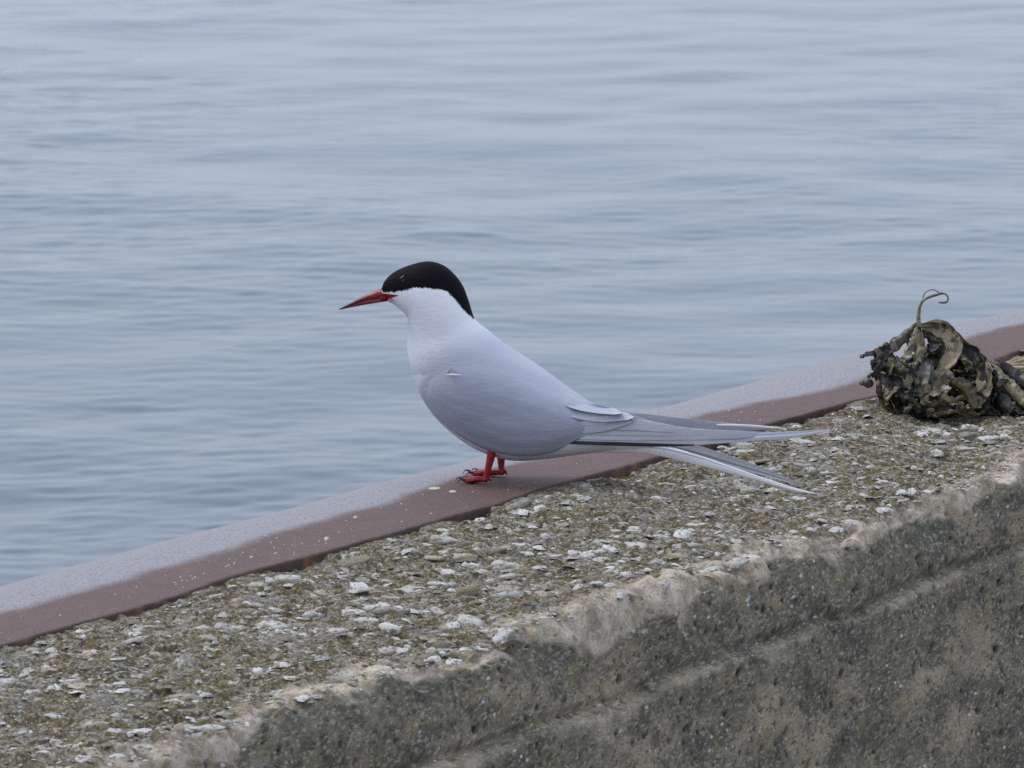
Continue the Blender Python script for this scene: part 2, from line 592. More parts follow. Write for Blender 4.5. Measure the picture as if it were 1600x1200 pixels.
def build_sea():
    rng = np.random.default_rng(11)
    xs = np.arange(-8.0, 8.0001, 0.036)
    ext = 8.0 + np.cumsum(0.06 * 1.22 ** np.arange(1, 47))
    ext = ext[ext < 6000]
    xs = np.concatenate([-ext[::-1], xs, ext])
    ys = [12.0]
    while ys[-1] < 66:
        ys.append(ys[-1] + 0.0017 * ys[-1])
    ys = np.array(ys)
    st = ys[-1] - ys[-2]
    far = ys[-1] + np.cumsum(st * 1.2 ** np.arange(1, 40))
    far = far[far < 7000]
    near = 12.0 - np.cumsum(0.04 * 1.2 ** np.arange(1, 30))
    near = near[near > -60]
    near = near[::-1]
    ys = np.concatenate([near, ys, far])
    X, Y = np.meshgrid(xs, ys, indexing='ij')
    dx = np.gradient(xs)[:, None]
    dy = np.gradient(ys)[None, :]
    sp = np.maximum(dx, dy)
    Z = np.zeros_like(X)
    # patches where the breeze roughens the surface
    gust = 0.40 + 0.60 * sstep(-0.5, 0.6, fbm(X / 3.4 + 5, Y / 6.0, 3, 91))
    for count, l0, l1, mean, spread, sl, gusty in ((84, 0.11, 0.30, 0.06, 0.62, 0.0098, True), (36, 0.30, 0.85, 0.0, 0.9, 0.0060, True), (34, 0.85, 4.8, -0.05, 0.95, 0.0068, False)):
        for k in range(count):
            lam = math.exp(rng.uniform(math.log(l0), math.log(l1)))
            ang = math.pi / 2 + rng.normal(mean, spread)
            slope = sl * rng.uniform(0.5, 1.3)
            kk = 2 * math.pi / lam
            w = np.clip(lam / (1.7 * sp) - 1.0, 0, 1)
            Z += (gust if gusty else 1.0) * w * slope / kk * np.sin(kk * (X * math.cos(ang) + Y * math.sin(ang)) + rng.uniform(0, 6.28))
    V = np.stack([X, Y, SEA_Z + Z], -1)
    F = grid_faces(len(xs), len(ys))[:, ::-1]
    # keep only the water side of the wall
    P = V.reshape(-1, 3)
    side = (P[:, :2] - P0[:2]) @ WN[:2]
    keep = (side[F] < 0.05).any(1)
    o = link('sea_water', mesh_np('sea_water', V, F[keep][:, ::-1]), MAT['water'])
    me = o.data
    if me.polygons[0].normal.z < 0:
        me.flip_normals()
    tag(o, 'pale blue-grey rippled harbour water beyond the wall', 'water', kind='structure')


build_sea()

# ground on the land side, from which the photograph was taken
gv = [wall_pts(np.array(s), np.array(n), np.array(-0.98)) for s, n in ((-14, .30), (14, .30), (14, 14), (-14, 14))]
go = link('quay_ground', mesh_np('quay_ground', np.array(gv), np.array([[0, 1, 2, 3]]), False), MAT['ground'])
if go.data.polygons[0].normal.z < 0:
    go.data.flip_normals()
tag(go, 'asphalt quay ground on the land side of the wall', 'ground', kind='structure')

# ------------------------------------------------------------------ the sea wall
TOP_Z = -0.004          # mean level of the concrete beside the rail
EDGE_N = 0.318          # land-side arris
wall = empty('sea_wall', tuple(wall_pts(np.array(0.), np.array(.2), np.array(-.98))))
tag(wall, 'rough weathered concrete sea wall with pale stones showing in its mossy top', 'wall')
W_OFF = Vector(wall.location)


def top_height(s, n):
    """relief of the concrete top, metres"""
    h = 0.0042 * fbm(s * 13, n * 13, 3, 3) + 0.0026 * fbm(s * 42, n * 42, 3, 21)
    d, _ = worley(s * 75 + 0.4 * vnoise(s * 60, n * 60, 5), n * 75, 31)
    h = h + 0.0024 * (0.45 - d)
    h = h + 0.0016 * fbm(s * 190, n * 190, 2, 41)
    return h


def build_wall():
    fine = np.arange(-1.22, 1.42, 0.0017)
    g = 0.0022 * 1.16 ** np.arange(1, 52)
    hi = fine[-1] + np.cumsum(g)
    hi = hi[hi < 14]
    lo = fine[0] - np.cumsum(g)
    lo = lo[lo > -14][::-1]
    s = np.concatenate([lo, fine, hi])
    # profile (n, z, normal_n, normal_z, face mask), from under the rail over the arris and down the face
    prof = []
    for n in np.arange(-0.06, 0.03, 0.03):
        prof.append((n, -0.02, 0, 1, 0, 0))
    R = 0.018
    for n in np.arange(0.03, EDGE_N - R, 0.0018):
        prof.append((n, 0, 0, 1, 0, 0))
    for a in np.linspace(0, math.pi / 2, 17)[:-1]:
        prof.append((EDGE_N - R + R * math.sin(a), -R + R * math.cos(a), math.sin(a), math.cos(a), 0, 1))
    zz = [-R]
    while zz[-1] > -0.30:
        zz.append(zz[-1] - 0.0020)
    while zz[-1] > -0.99:
        zz.append(zz[-1] - 0.02)
    for z in zz:
        prof.append((EDGE_N, z, 1, 0, 1, 2))
    P = np.array(prof)
    S, N = np.meshgrid(s, P[:, 0], indexing='ij')
    Zp = np.broadcast_to(P[:, 1], S.shape).copy()
    nn = np.broadcast_to(P[:, 2], S.shape)
    nz = np.broadcast_to(P[:, 3], S.shape)
    arc = np.concatenate([[0], np.cumsum(np.hypot(np.diff(P[:, 0]), np.diff(P[:, 1])))])
    i_edge = int(np.where(P[:, 5] == 1)[0][8])
    T = np.broadcast_to(arc - arc[i_edge], S.shape)      # 0 at the arris, + down the face
    damp = np.clip(0.006 / np.gradient(s), 0.15, 1)[:, None]
    th = top_height(S, N)
    hgt = th.copy()
    # face relief: shallow lumps, blow holes, and a lift seam
    fz = T
    fh = 0.0030 * fbm(S * 9, fz * 11, 3, 61) + 0.0010 * fbm(S * 55, fz * 55, 3, 71) + 0.0004 * fbm(S * 260, fz * 260, 2, 81)
    d, idv = worley(S * 62 + .5 * vnoise(S * 90, fz * 90, 3), fz * 62, 101)
    pit = sstep(0.22, 0.10, d) * (idv > 0.93)
    d2, idv2 = worley(S * 150, fz * 150, 103)
    pit = np.maximum(pit, sstep(0.32, 0.14, d2) * (idv2 > 0.93))
    fh = fh - 0.0042 * pit
    # seam: below it the face stands proud by a few millimetres, in stretches
    seam_z = 0.060 + 0.006 * fbm(S * 7, 0 * S, 3, 111) + 0.0022 * fbm(S * 70, 0 * S, 2, 113)
    pro = 0.0075 * sstep(-0.75, 0.15, fbm(S * 4.0 + 2.2, 0 * S, 2, 115) + 0.25)
    fh = fh + pro * sstep(seam_z - 0.0026, seam_z + 0.0026, fz) - 0.0038 * np.exp(-((fz - seam_z + 0.0035) / 0.0035) ** 2) * sstep(-.35, .25, fbm(S * 5, 0 * S + 3, 2, 119))
    w = sstep(-0.012, 0.016, T)
    disp = (th * (1 - w) + fh * w) * damp
    # arris broken away unevenly
    brk = np.exp(-(T / 0.022) ** 2)
    chip = 0.011 * fbm(S * 6.0, 0 * S, 4, 131, 0.6) + 0.004 * fbm(S * 38, T * 38, 3, 133)
    disp = disp + brk * (chip - 0.004) * damp
    # top is a little uneven towards the rail: concrete crumbles away at some places
    crumb = -0.005 * sstep(0.085, 0.055, N) * sstep(-0.1, 0.5, fbm(S * 9, 0 * S + 7, 3, 141))
    disp = disp + np.where(P[:, 5] == 0, crumb, 0)
    # never above the steel beside it
    cap = -0.0016 - TOP_Z
    disp = np.where((P[:, 5] == 0) & (N < 0.075), np.minimum(disp, cap + 0.006 * sstep(0.061, 0.075, N)), disp)
    under = N < 0.03
    disp = np.where(under & (T < -0.2), 0, disp)
    n_ = N + nn * disp
    z_ = TOP_Z + Zp + nz * disp
    V = wall_pts(S, n_, z_)
    # extra bulge keeps the lower courses rough where stones show near the foot
    me = mesh_np('concrete', V - np.array(W_OFF), grid_faces(len(s), len(P)))
    jag = 0.013 * fbm(S * 16, T * 16, 4, 151, 0.6)
    low = 0.011 + 0.012 * fbm(S * 5, 0 * S, 3, 153)
    tt = T + jag
    arr = sstep(-0.030, -0.010, tt) * sstep(low + 0.004, low - 0.003, tt)
    fac = sstep(-0.012, 0.004, tt)
    ledge = sstep(seam_z - 0.001, seam_z + 0.001, fz) * sstep(seam_z + 0.011, seam_z + 0.002, fz + jag * 0.7) * sstep(0.003, 0.0075, pro)  # pale ledge line: caught light put into the arris colour
    attr(me, 'arris', np.clip(arr * 0.95 + ledge * 0.6, 0, 1))
    attr(me, 'along', S); attr(me, 'down', T + fh * w)
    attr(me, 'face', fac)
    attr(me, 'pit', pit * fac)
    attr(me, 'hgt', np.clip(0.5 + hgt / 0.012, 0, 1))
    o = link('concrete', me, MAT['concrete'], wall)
    nrm = me.polygons[len(me.polygons) // 2]
    # outward = up or towards the land
    v = nrm.normal
    if v.z + v.dot(Vector(WN)) < 0:
        me.flip_normals()
    return o


build_wall()


def stone_rings(rng, seg, irr):
    """irregular low dome, unit radius, height ~0.5, buried foot"""
    a = np.linspace(0, 2 * math.pi, seg, endpoint=False) + rng.uniform(0, 6)
    rr = 1 + irr * rng.normal(0, 1, seg)
    rr = np.clip(rr, 0.55, 1.5)
    e = rng.uniform(0.5, 1.0)
    rings = []
    off = rng.normal(0, 0.12, 2)
    for k, (q, z) in enumerate(((1.0, -0.35), (1.05, 0.10), (0.78, 0.40), (0.36, 0.52))):
        r = rr * q * (1 + 0.10 * rng.normal(0, 1, seg))
        zz = z + 0.09 * rng.normal(0, 1, seg) * (k > 0)
        rings.append(np.stack([np.cos(a) * r + off[0] * k * .5, np.sin(a) * r * e + off[1] * k * .5, zz], -1))
    return rings


def build_stones():
    rng = np.random.default_rng(5)
    lib = []
    for k in range(18):
        R = np.array(stone_rings(rng, 8, 0.26))
        lib.append(R)
    n_all = 15000
    s = rng.uniform(-1.2, 1.4, n_all)
    n = rng.uniform(0.0625, 0.316, n_all)
    # sizes: few big, many small
    u = rng.random(n_all)
    r = 0.0008 + 0.0066 * u ** 12.5 + 0.0022 * rng.random(n_all) ** 3
    patch = fbm(s * 5, n * 5, 3, 201)
    r *= 1 + 0.25 * patch
    order = np.argsort(-r)
    z = TOP_Z + np.minimum(top_height(s, n), np.where(n < .072, 0.0015, 1))
    meshes = []
    for k, R in enumerate(lib):
        seg = R.shape[1]
        V = np.vstack([R.reshape(-1, 3), R[-1].mean(0) + [0, 0, 0.03]])
        faces = grid_faces(4, seg, True).tolist() + [(3 * seg + j, 3 * seg + (j + 1) % seg, 4 * seg) for j in range(seg)]
        me = bpy.data.meshes.new('stone')
        me.from_pydata(V.tolist(), [], faces)
        me.polygons.foreach_set('use_smooth', [True] * len(faces))
        me.materials.append(MAT['stone'])
        meshes.append(me)
    cnt = 0
    rest = []
    for i in order:
        vis = -1.12 < s[i] < 1.25
        if cnt < 290 and vis:
            o = bpy.data.objects.new('stone', meshes[int(rng.integers(len(meshes)))])
            COL.objects.link(o)
            o.parent = wall
            p = wall_pts(np.array(s[i]), np.array(n[i]), np.array(z[i] - 0.10 * r[i]))
            o.location = Vector(p) - W_OFF
            o.rotation_euler = (rng.normal(0, .10), rng.normal(0, .10), rng.uniform(0, 6.28))
            q = r[i]
            o.scale = (q * rng.uniform(.9, 1.35), q * rng.uniform(.75, 1.05), q * rng.uniform(0.35, 0.80))
            cnt += 1
        else:
            rest.append(i)
    VV, FF, QQ, RN = [], [], [], []
    base = 0
    for i in rest:
        R = lib[int(rng.integers(len(lib)))][:, ::2] if r[i] < 0.003 else lib[int(rng.integers(len(lib)))]
        seg = R.shape[1]
        P = np.vstack([R[1:].reshape(-1, 3), R[-1].mean(0) + [0, 0, 0.03]])
        a = rng.uniform(0, 6.28)
        q = r[i]
        P = P * np.array([q * rng.uniform(.9, 1.4), q, q * rng.uniform(.5, 1.1)])
        P[:, 2] += P[:, 0] * rng.normal(0, .1) + P[:, 1] * rng.normal(0, .1)
        P = P @ np.array([[math.cos(a), math.sin(a), 0], [-math.sin(a), math.cos(a), 0], [0, 0, 1]])
        P = P + wall_pts(np.array(s[i]), np.array(n[i]), np.array(z[i] - q * 0.22)) - np.array(W_OFF)
        VV.append(P)
        f = grid_faces(3, seg, True)
        tri = np.concatenate([f[:, [0, 1, 2]], f[:, [0, 2, 3]], np.array([(2 * seg + j, 2 * seg + (j + 1) % seg, 3 * seg) for j in range(seg)])])
        FF.append(tri + base)
        RN.append(np.full(len(P), rng.random()))
        base += len(P)
    me = mesh_np('grit', np.vstack(VV), np.vstack(FF))
    attr(me, 'rnd', np.concatenate(RN))
    o = link('grit', me, MAT['grit'], wall)
    o['kind'] = 'stuff'


build_stones()


# ------------------------------------------------------------------ the steel edging rail
def build_rail():
    fine = np.arange(-1.3, 1.6, 0.006)
    g = 0.008 * 1.2 ** np.arange(1, 40)
    hi = fine[-1] + np.cumsum(g); hi = hi[hi < 14]
    lo = fine[0] - np.cumsum(g); lo = lo[lo > -14][::-1]
    s = np.concatenate([lo, fine, hi])
    rows, cut, worn_sheen = [], [], []
    lvl = 0.0016 * fbm(s * 3.0, 0 * s, 3, 301)
    near = np.exp(-(s / 0.12) ** 2)
    lvl = lvl * (1 - near)
    knee = -0.008 + 0.019 * fbm(s * 2.9 + 1.3, 0 * s, 3, 303, 0.42)      # where the plate starts to roll over
    knee = knee * (1 - near) + near * (-0.022)
    inner = 0.054 + 0.004 * fbm(s * 7, 0 * s, 3, 305) + 0.0012 * fbm(s * 60, 0 * s, 2, 307)

    def add(n, z, c, w):
        rows.append(wall_pts(s, n, z)); cut.append(np.broadcast_to(c, s.shape)); worn_sheen.append(np.broadcast_to(w, s.shape))
    add(inner - 0.004, lvl - 0.019, 1, 0)
    add(inner + 0.0003, lvl - 0.0185, 1, 0)
    add(inner + 0.0006 * np.sin(s * 90), lvl - 0.009, 1, 0)
    add(inner, lvl - 0.0016, 1, 0)
    add(inner - 0.0008, lvl - 0.0004, .8, 0)
    add(inner - 0.0025, lvl, 0, 0)
    for t in np.linspace(0.12, 1, 9):
        add(inner - 0.0025 + (knee - inner + 0.0025) * t, lvl, 0, 0)
    # large-radius roll, then tighter down the water side
    R1 = (0.067 + knee) / 0.154
    jn = 0.004 * fbm(s * 22, 0 * s, 3, 311)
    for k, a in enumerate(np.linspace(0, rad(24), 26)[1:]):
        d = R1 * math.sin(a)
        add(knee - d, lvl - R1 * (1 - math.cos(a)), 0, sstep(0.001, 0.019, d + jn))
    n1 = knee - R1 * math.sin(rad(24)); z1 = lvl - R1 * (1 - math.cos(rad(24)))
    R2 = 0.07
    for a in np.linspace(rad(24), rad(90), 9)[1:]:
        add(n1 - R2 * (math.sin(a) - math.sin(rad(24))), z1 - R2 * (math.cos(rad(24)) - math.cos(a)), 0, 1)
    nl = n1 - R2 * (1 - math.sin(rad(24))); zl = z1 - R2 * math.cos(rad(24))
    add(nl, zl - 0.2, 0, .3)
    add(nl, np.full_like(s, SEA_Z - 0.5), 0, 0)
    V = np.stack(rows, 0)
    o = link('steel_rail', None or mesh_np('steel_rail', V - P0, grid_faces(len(rows), len(s))), MAT['rail'])
    o.location = tuple(P0)
    me = o.data
    attr(me, 'cut', np.stack(cut)); attr(me, 'worn_sheen', np.stack(worn_sheen))
    v = me.polygons[9 * (len(s) - 1) + len(s) // 2].normal
    if v.z < 0:
        me.flip_normals()
    tag(o, 'reddish-brown rusty steel edging capping the water side of the concrete wall', 'rail')


build_rail()

# crumbs of shell and droppings lying on the rail
def build_crumbs():
    rng = np.random.default_rng(8)
    VV, FF = [], []
    base = 0
    N = 110
    ss = rng.uniform(-1.1, 1.3, N)
    extra = rng.normal(-0.40, 0.10, 45)
    ss = np.concatenate([ss, extra])
    for i, s in enumerate(ss):
        n = rng.uniform(-0.02, 0.046) if i < N else rng.normal(0.028, 0.007)
        r = rng.uniform(0.0003, 0.0009) * (1.0 if rng.random() > .04 else 2.2)
        if abs(s) < 0.05 and abs(n) < .03:
            continue
        a = np.linspace(0, 2 * math.pi, 5, endpoint=False) + rng.uniform(0, 6)
        q = r * rng.uniform(.7, 1.4, 5)
        lv = 0.0016 * float(fbm(np.array([s * 3.0]), np.array([0.0]), 3, 301)[0]) * (1 - math.exp(-(s / .12) ** 2))
        ring0 = wall_pts(s + np.cos(a) * q, n + np.sin(a) * q, np.full(5, lv - 0.0003))
        ring1 = wall_pts(s + np.cos(a) * q * .6, n + np.sin(a) * q * .6, np.full(5, lv + r * .8))
        VV += [ring0, ring1]
        for j in range(5):
            j2 = (j + 1) % 5
            FF += [(base + j, base + j2, base + 5 + j2), (base + j, base + 5 + j2, base + 5 + j)]
        FF += [(base + 5, base + 6, base + 7), (base + 5, base + 7, base + 8), (base + 5, base + 8, base + 9)]
        base += 10
    o = link('shell_crumbs', mesh_np('shell_crumbs', np.vstack(VV) - P0, np.array(FF)), MAT['crumb'])
    o.location = tuple(P0)
    tag(o, 'tiny pale shell crumbs scattered along the brown steel rail', 'crumbs', kind='stuff')


build_crumbs()


def dropping(px, py, rx, ry, seed):
    rng = np.random.default_rng(seed)
    c = on_z(px, py, 0.0)
    a = np.linspace(0, 2 * math.pi, 14, endpoint=False)
    rings = []
    rr = 1 + 0.15 * rng.normal(0, 1, 14)
    for q, z in ((1.05, -0.0005), (1, .0002), (.75, .0005), (.35, .0006)):
        rings.append(np.stack([np.cos(a) * rx * q * rr, np.sin(a) * ry * q * rr, np.full(14, z)], -1))
    o = link('bird_dropping', loft_mesh('bird_dropping', rings), MAT['crumb'])
    o.location = tuple(c)
    return o


tag(dropping(679, 763, .0042, .006, 1), 'larger white dropping on the brown steel rail below the bird', 'dropping')
tag(dropping(708, 768, .0026, .004, 2), 'smaller white dropping on the steel rail by the red feet', 'dropping')

# ------------------------------------------------------------------ the tern
YAW = rad(13)                                   # head turned away from the lens, tail towards it
BX = np.array([math.cos(YAW), -math.sin(YAW), 0])
BY = np.array([math.sin(YAW), math.cos(YAW), 0])
BZ = np.array([0, 0, 1.0])
KPX = 4.47 / FPX                                # metres per photo pixel at the bird
tern = empty('tern', tuple(P0), (0, 0, -YAW))
tag(tern, 'grey and white tern with black cap and red bill standing on the steel rail', 'bird')


def to_local(p):
    d = np.asarray(p) - P0
    return np.stack([d @ BX, d @ BY, d @ BZ], -1)


CL = to_local(CAMP)


def ldir(px, py):
    d = ray(px, py)
    return np.array([d @ BX, d @ BY, d @ BZ])


def bp(px, py, lat=0.0):
    """photo pixel -> bird-local point on the plane 'lat' pixels (+ far, - near) from the mid-plane"""
    d = ldir(px, py)
    t = (lat * KPX - CL[1]) / d[1]
    return CL + d * t


def proj(P):
    """bird-local -> photo pixel"""
    W = P0 + P[..., 0:1] * BX + P[..., 1:2] * BY + P[..., 2:3] * BZ - CAMP
    f = W @ FWD
    return 800 + FPX * (W @ RGT) / f, 600 - FPX * (W @ UPV) / f


SECT = [  # top x, y, bottom x, y, half width (photo pixels)
    (596, 452, 603, 469, 8), (602, 438, 611, 473, 16), (616, 425, 619, 477, 25), (639, 414.5, 628, 484, 32),
    (667, 408.5, 635, 491, 37), (690, 414, 639, 497, 39.5), (708, 428, 639, 504, 40.5), (722, 447, 638, 513, 41),
    (731, 470, 637, 526, 42), (741, 499, 637.5, 543, 45), (760, 515.5, 641, 562, 51), (785, 536, 649, 591, 60),
    (812, 554, 662, 622, 67), (847, 577, 692, 661, 71), (885, 605, 742, 699, 70), (913, 624, 797, 718, 63),
    (938, 641, 848, 717, 51), (968, 657, 900, 710.5, 37), (1000, 672, 950, 704, 23), (1045, 686, 1012, 703, 9)]


WING = [(667, 598, 663, 607), (684, 580, 671, 632), (712, 566, 690, 656), (748, 562, 720, 680), (792, 572, 760, 701),
        (838, 592, 808, 711), (884, 614, 856, 707), (922, 629, 896, 690), (952, 636, 934, 671), (976, 643, 968, 661), (988, 650, 986, 656)]


def build_body():
    M = spline(SECT, 130)
    th = np.linspace(0, 2 * math.pi, 64, endpoint=False)
    rings = []
    for tx, ty, bx, by, w in M:
        T, B = bp(tx, ty), bp(bx, by)
        c, a = (T + B) / 2, (T - B) / 2
        ct, st_ = np.cos(th), np.sin(th)
        e = 0.92
        sc = np.sign(ct) * np.abs(ct) ** e
        ss = np.sign(st_) * np.abs(st_) ** e
        rings.append(c + sc[:, None] * a + ss[:, None] * np.array([0, w * KPX, 0]))
    me = loft_mesh('body', rings)
    V = np.array([v.co[:] for v in me.vertices])
    Q = V.copy()
    Q[:, 1] = -np.abs(Q[:, 1])
    px, py = proj(Q)
    cl = np.array([(560, 452), (595, 453), (599, 457), (616, 457), (625, 455), (638, 453), (646, 449.5), (664, 450),
                   (685, 452.5), (694, 453), (700, 457), (710, 467), (719, 479), (730, 490), (741, 500), (760, 520)], float)
    # signed distance (pixels) to the lower border of the cap
    best = np.full(len(V), 1e9)
    for k in range(len(cl) - 1):
        a, b = cl[k], cl[k + 1]
        d = b - a
        t = np.clip(((px - a[0]) * d[0] + (py - a[1]) * d[1]) / (d @ d), 0, 1)
        best = np.minimum(best, np.hypot(px - a[0] - t * d[0], py - a[1] - t * d[1]))
    yb = np.interp(px, cl[:, 0], cl[:, 1])
    sd = np.where(py < yb, best, -best)
    sd = np.where(px > 740, -np.abs(best) - 6 * (px > 742), sd)
    attr(me, 'cap', sd)
    # plumage tone: white cheeks and chin, pearl grey from the lower neck back
    g = 0.03 + 0.34 * sstep(460, 525, py + 0.25 * (680 - px))
    g = g + 0.42 * sstep(-25, 60, (px - 690) * 0.55 + (py - 540) * 0.85)
    front = sstep(60, 8, px - np.interp(py, [490, 530, 585, 640, 700], [638, 636, 646, 670, 742]))
    g = g - 0.22 * front * sstep(500, 560, py)
    g = np.where(py > 690, 0.45, g)  # grey underparts, with the belly's shade mixed into the tone
    g = np.where(px > 930, np.maximum(g - 0.4 * sstep(930, 990, px), 0.15), g)
    # the folded wing's grey runs on into the feathers around it
    out = np.array([(w_[2], w_[3]) for w_ in WING[2::-1]] + [(w_[0], w_[1]) for w_ in WING], float)
    dw = np.full(len(V), 1e9)
    for k in range(len(out) - 1):
        a, b = out[k], out[k + 1]
        d = b - a
        t = np.clip(((px - a[0]) * d[0] + (py - a[1]) * d[1]) / (d @ d + 1e-9), 0, 1)
        dw = np.minimum(dw, np.hypot(px - a[0] - t * d[0], py - a[1] - t * d[1]))
    fall = np.where((px < 700) & (py > 585), 16.0, 62.0)
    g = np.maximum(g, 0.845 * (1 - sstep(0, 1, np.clip((dw - 3) / fall, 0, 1))))
    attr(me, 'grey', np.clip(g, 0, 1))
    o = link('body', me, MAT['body'], tern)
    bvh = BVHTree.FromPolygons([Vector(v) for v in V], [tuple(p.vertices) for p in me.polygons])
    return o, bvh


body, BVH = build_body()
CLV = Vector(CL)


def on_body(px, py, off=0.0, w=60):
    """point of the near flank seen at this pixel, lifted 'off' pixels along the normal"""
    d = Vector(ldir(px, py)).normalized()
    h, nrm, i, dist = BVH.ray_cast(CLV, d)
    if h is None:
        p = Vector(bp(px, py, -w))
        h, nrm, i, dist = BVH.find_nearest(p)
        q = np.array(bp(px, py, h.y / KPX))
        h = Vector(q)
    if nrm.dot(d) > 0:
        nrm = -nrm
    return np.array(h + nrm * off * KPX)


def smooth_lat(G, it=6, keep_edge=True):
    for _ in range(it):
        L = G[..., 1].copy()
        L[1:-1] = 0.5 * L[1:-1] + 0.25 * (L[2:] + L[:-2])
        L[:, 1:-1] = 0.5 * L[:, 1:-1] + 0.25 * (L[:, 2:] + L[:, :-2])
        G[..., 1] = L
    return G


def shell(name, stations, thick, mat, parent, nu=56, nv=28, mirror=False, bulge=1.0, tail_th=0.6):
    M = spline(stations, nu)
    G = np.zeros((nu, nv, 3))
    for i, (ux, uy, lx, ly) in enumerate(M):
        for j in range(nv):
            t = j / (nv - 1)
            u = i / (nu - 1)
            e_ = min(1.0, 3.2 * min(t, 1 - t)) if t > .5 else min(1.0, 2.0 * t)
            prof = e_ * e_ * (3 - 2 * e_) if t <= .5 else max(e_, 0.25) ** .6
            fr = min(1.0, u * 4)
            fr = fr * fr * (3 - 2 * fr)
            hid = 0.9 * (1 - min(1.0, 6 * t)) + 0.9 * (1 - min(1.0, 9 * u)) if t < .75 else 0.0
            off = thick * prof * fr + 0.35 - hid
            if u > 0.8:
                off += tail_th * (u - 0.8) * 5
            x_, y_ = ux + (lx - ux) * t, uy + (ly - uy) * t
            G[i, j] = on_body(x_, y_, off)
            w_ = float(sstep(880, 935, x_))          # behind the trunk the folded wing keeps its own plane
            if w_ > 0 and not mirror:
                lt = G[i, j][1] / KPX
                G[i, j] = bp(x_, y_, (1 - w_) * lt + w_ * min(lt, -(22 + 24 * min(1.0, 2.0 * t))))
    G = smooth_lat(G)
    inner = G.copy()
    inner[..., 1] += 3.0 * KPX                       # close the shell with an inner face inside the body
    V = np.vstack([G.reshape(-1, 3), inner.reshape(-1, 3)])
    F = grid_faces(nu, nv)
    F2 = F[:, ::-1] + nu * nv
    ring = [i * nv for i in range(nu)] + [(nu - 1) * nv + j for j in range(1, nv)] + \
           [i * nv + nv - 1 for i in range(nu - 2, -1, -1)] + [j for j in range(nv - 2, 0, -1)]
    side = [(ring[k], ring[(k + 1) % len(ring)], ring[(k + 1) % len(ring)] + nu * nv, ring[k] + nu * nv) for k in range(len(ring))]
    if mirror:
        V[:, 1] *= -1
    me = mesh_np(name, V, np.vstack([F, F2, np.array(side)]))
    uu = np.repeat(np.linspace(0, 1, nu), nv)
    vv = np.tile(np.linspace(-1, 1, nv), nu)
    attr(me, 'fu', np.concatenate([uu, uu])); attr(me, 'fv', np.concatenate([vv, vv]))
    return link(name, me, mat, parent)


def feather(name, pts, mat, parent, lat0, lat1, thick=0.9, nu=34, seg=16, cup=0.0, mirror=False, tilt=0.0):
    """pts: rows of centre x, y, half width (pixels)"""
    M = spline(pts, nu)
    d = np.gradient(M[:, :2], axis=0)
    d /= np.linalg.norm(d, axis=1)[:, None]
    rings, fu, fv = [], [], []
    th = np.linspace(0, 2 * math.pi, seg, endpoint=False)
    for i in range(nu):
        u = i / (nu - 1)
        lat = lat0 + (lat1 - lat0) * u
        hw = max(M[i, 2], 0.25)
        nx, ny = -d[i, 1], d[i, 0]
        r = []
        for a in th:
            v = math.cos(a)
            q = lat - tilt * v + cup * (1 - v * v) + math.sin(a) * thick * (1 - 0.75 * u)
            r.append(bp(M[i, 0] + nx * hw * v, M[i, 1] + ny * hw * v, q))
            fu.append(u); fv.append(v)
        rings.append(np.array(r))
    fu += [0, 1]; fv += [0, 0]
    if mirror:
        rings = [r * np.array([1, -1, 1]) for r in rings]
    me = loft_mesh(name, rings)
    attr(me, 'fu', fu); attr(me, 'fv', fv)
    return link(name, me, mat, parent)


near_wing = shell('wing', WING, 4.0, MAT['wing'], tern)
WING_FAR = WING[:6] + [(884, 619, 856, 707), (922, 641, 896, 690), (952, 652, 934, 674), (976, 657, 968, 668), (988, 660, 986, 664)]
far_wing = shell('wing', WING_FAR, 4.0, MAT['wing'], tern, mirror=True)

# white-tipped tertials lying over the folded near wing
feather('tertial_feather', [(872, 664, 3), (905, 668, 9), (940, 664, 11), (970, 659, 7.5), (983, 656.5, 4.5), (991, 655, 1)], MAT['tertial'], near_wing, -46, -47, tilt=2, thick=1.0, nu=44)
feather('tertial_feather', [(868, 640, 3), (905, 647, 8), (940, 650, 9.5), (968, 650.5, 7), (982, 651, 4.5), (989.5, 651.5, 1)], MAT['tertial'], near_wing, -42, -48, tilt=7, thick=1.0, nu=44)
feather('tertial_feather', [(872, 628, 2), (905, 635, 6), (935, 639.5, 6.5), (957, 642.5, 5), (966, 644, 3), (971, 645, .8)], MAT['tertial'], near_wing, -30, -46, tilt=13, thick=0.8, nu=44)

# folded primaries of the near wing, short inner ones lying over the long outer ones
feather('primary_feather', [(882, 691, 2.5), (960, 693.5, 3), (1030, 695.5, 2.5), (1085, 695.5, 1)], MAT['dark_primary'], near_wing, -46, -36)
feather('primary_feather', [(887, 686, 6), (990, 688, 8), (1075, 688, 8), (1155, 684.5, 6.5), (1237, 679.5, 5.5), (1275, 675, 3), (1297, 672, 0.6)], MAT['primary_shaft'], near_wing, -45, -10)
feather('primary_feather', [(897, 679, 8), (990, 679, 10), (1075, 679, 9), (1150, 679.5, 6.5), (1190, 678, 3.5), (1207, 677, .8)], MAT['primary'], near_wing, -46, -19)
feather('primary_feather', [(902, 672, 8), (990, 671, 10), (1060, 674.5, 8), (1110, 677.5, 5.5), (1140, 678, 1)], MAT['primary'], near_wing, -47, -26)
feather('primary_feather', [(907, 666, 8), (985, 664, 9), (1035, 668.5, 7), (1065, 672.5, 4), (1079, 674.5, .8)], MAT['primary'], near_wing, -47.5, -32)
feather('primary_feather', [(912, 660, 7), (975, 655.5, 7), (1005, 658.5, 5), (1029, 664, 1)], MAT['primary'], near_wing, -48, -38)
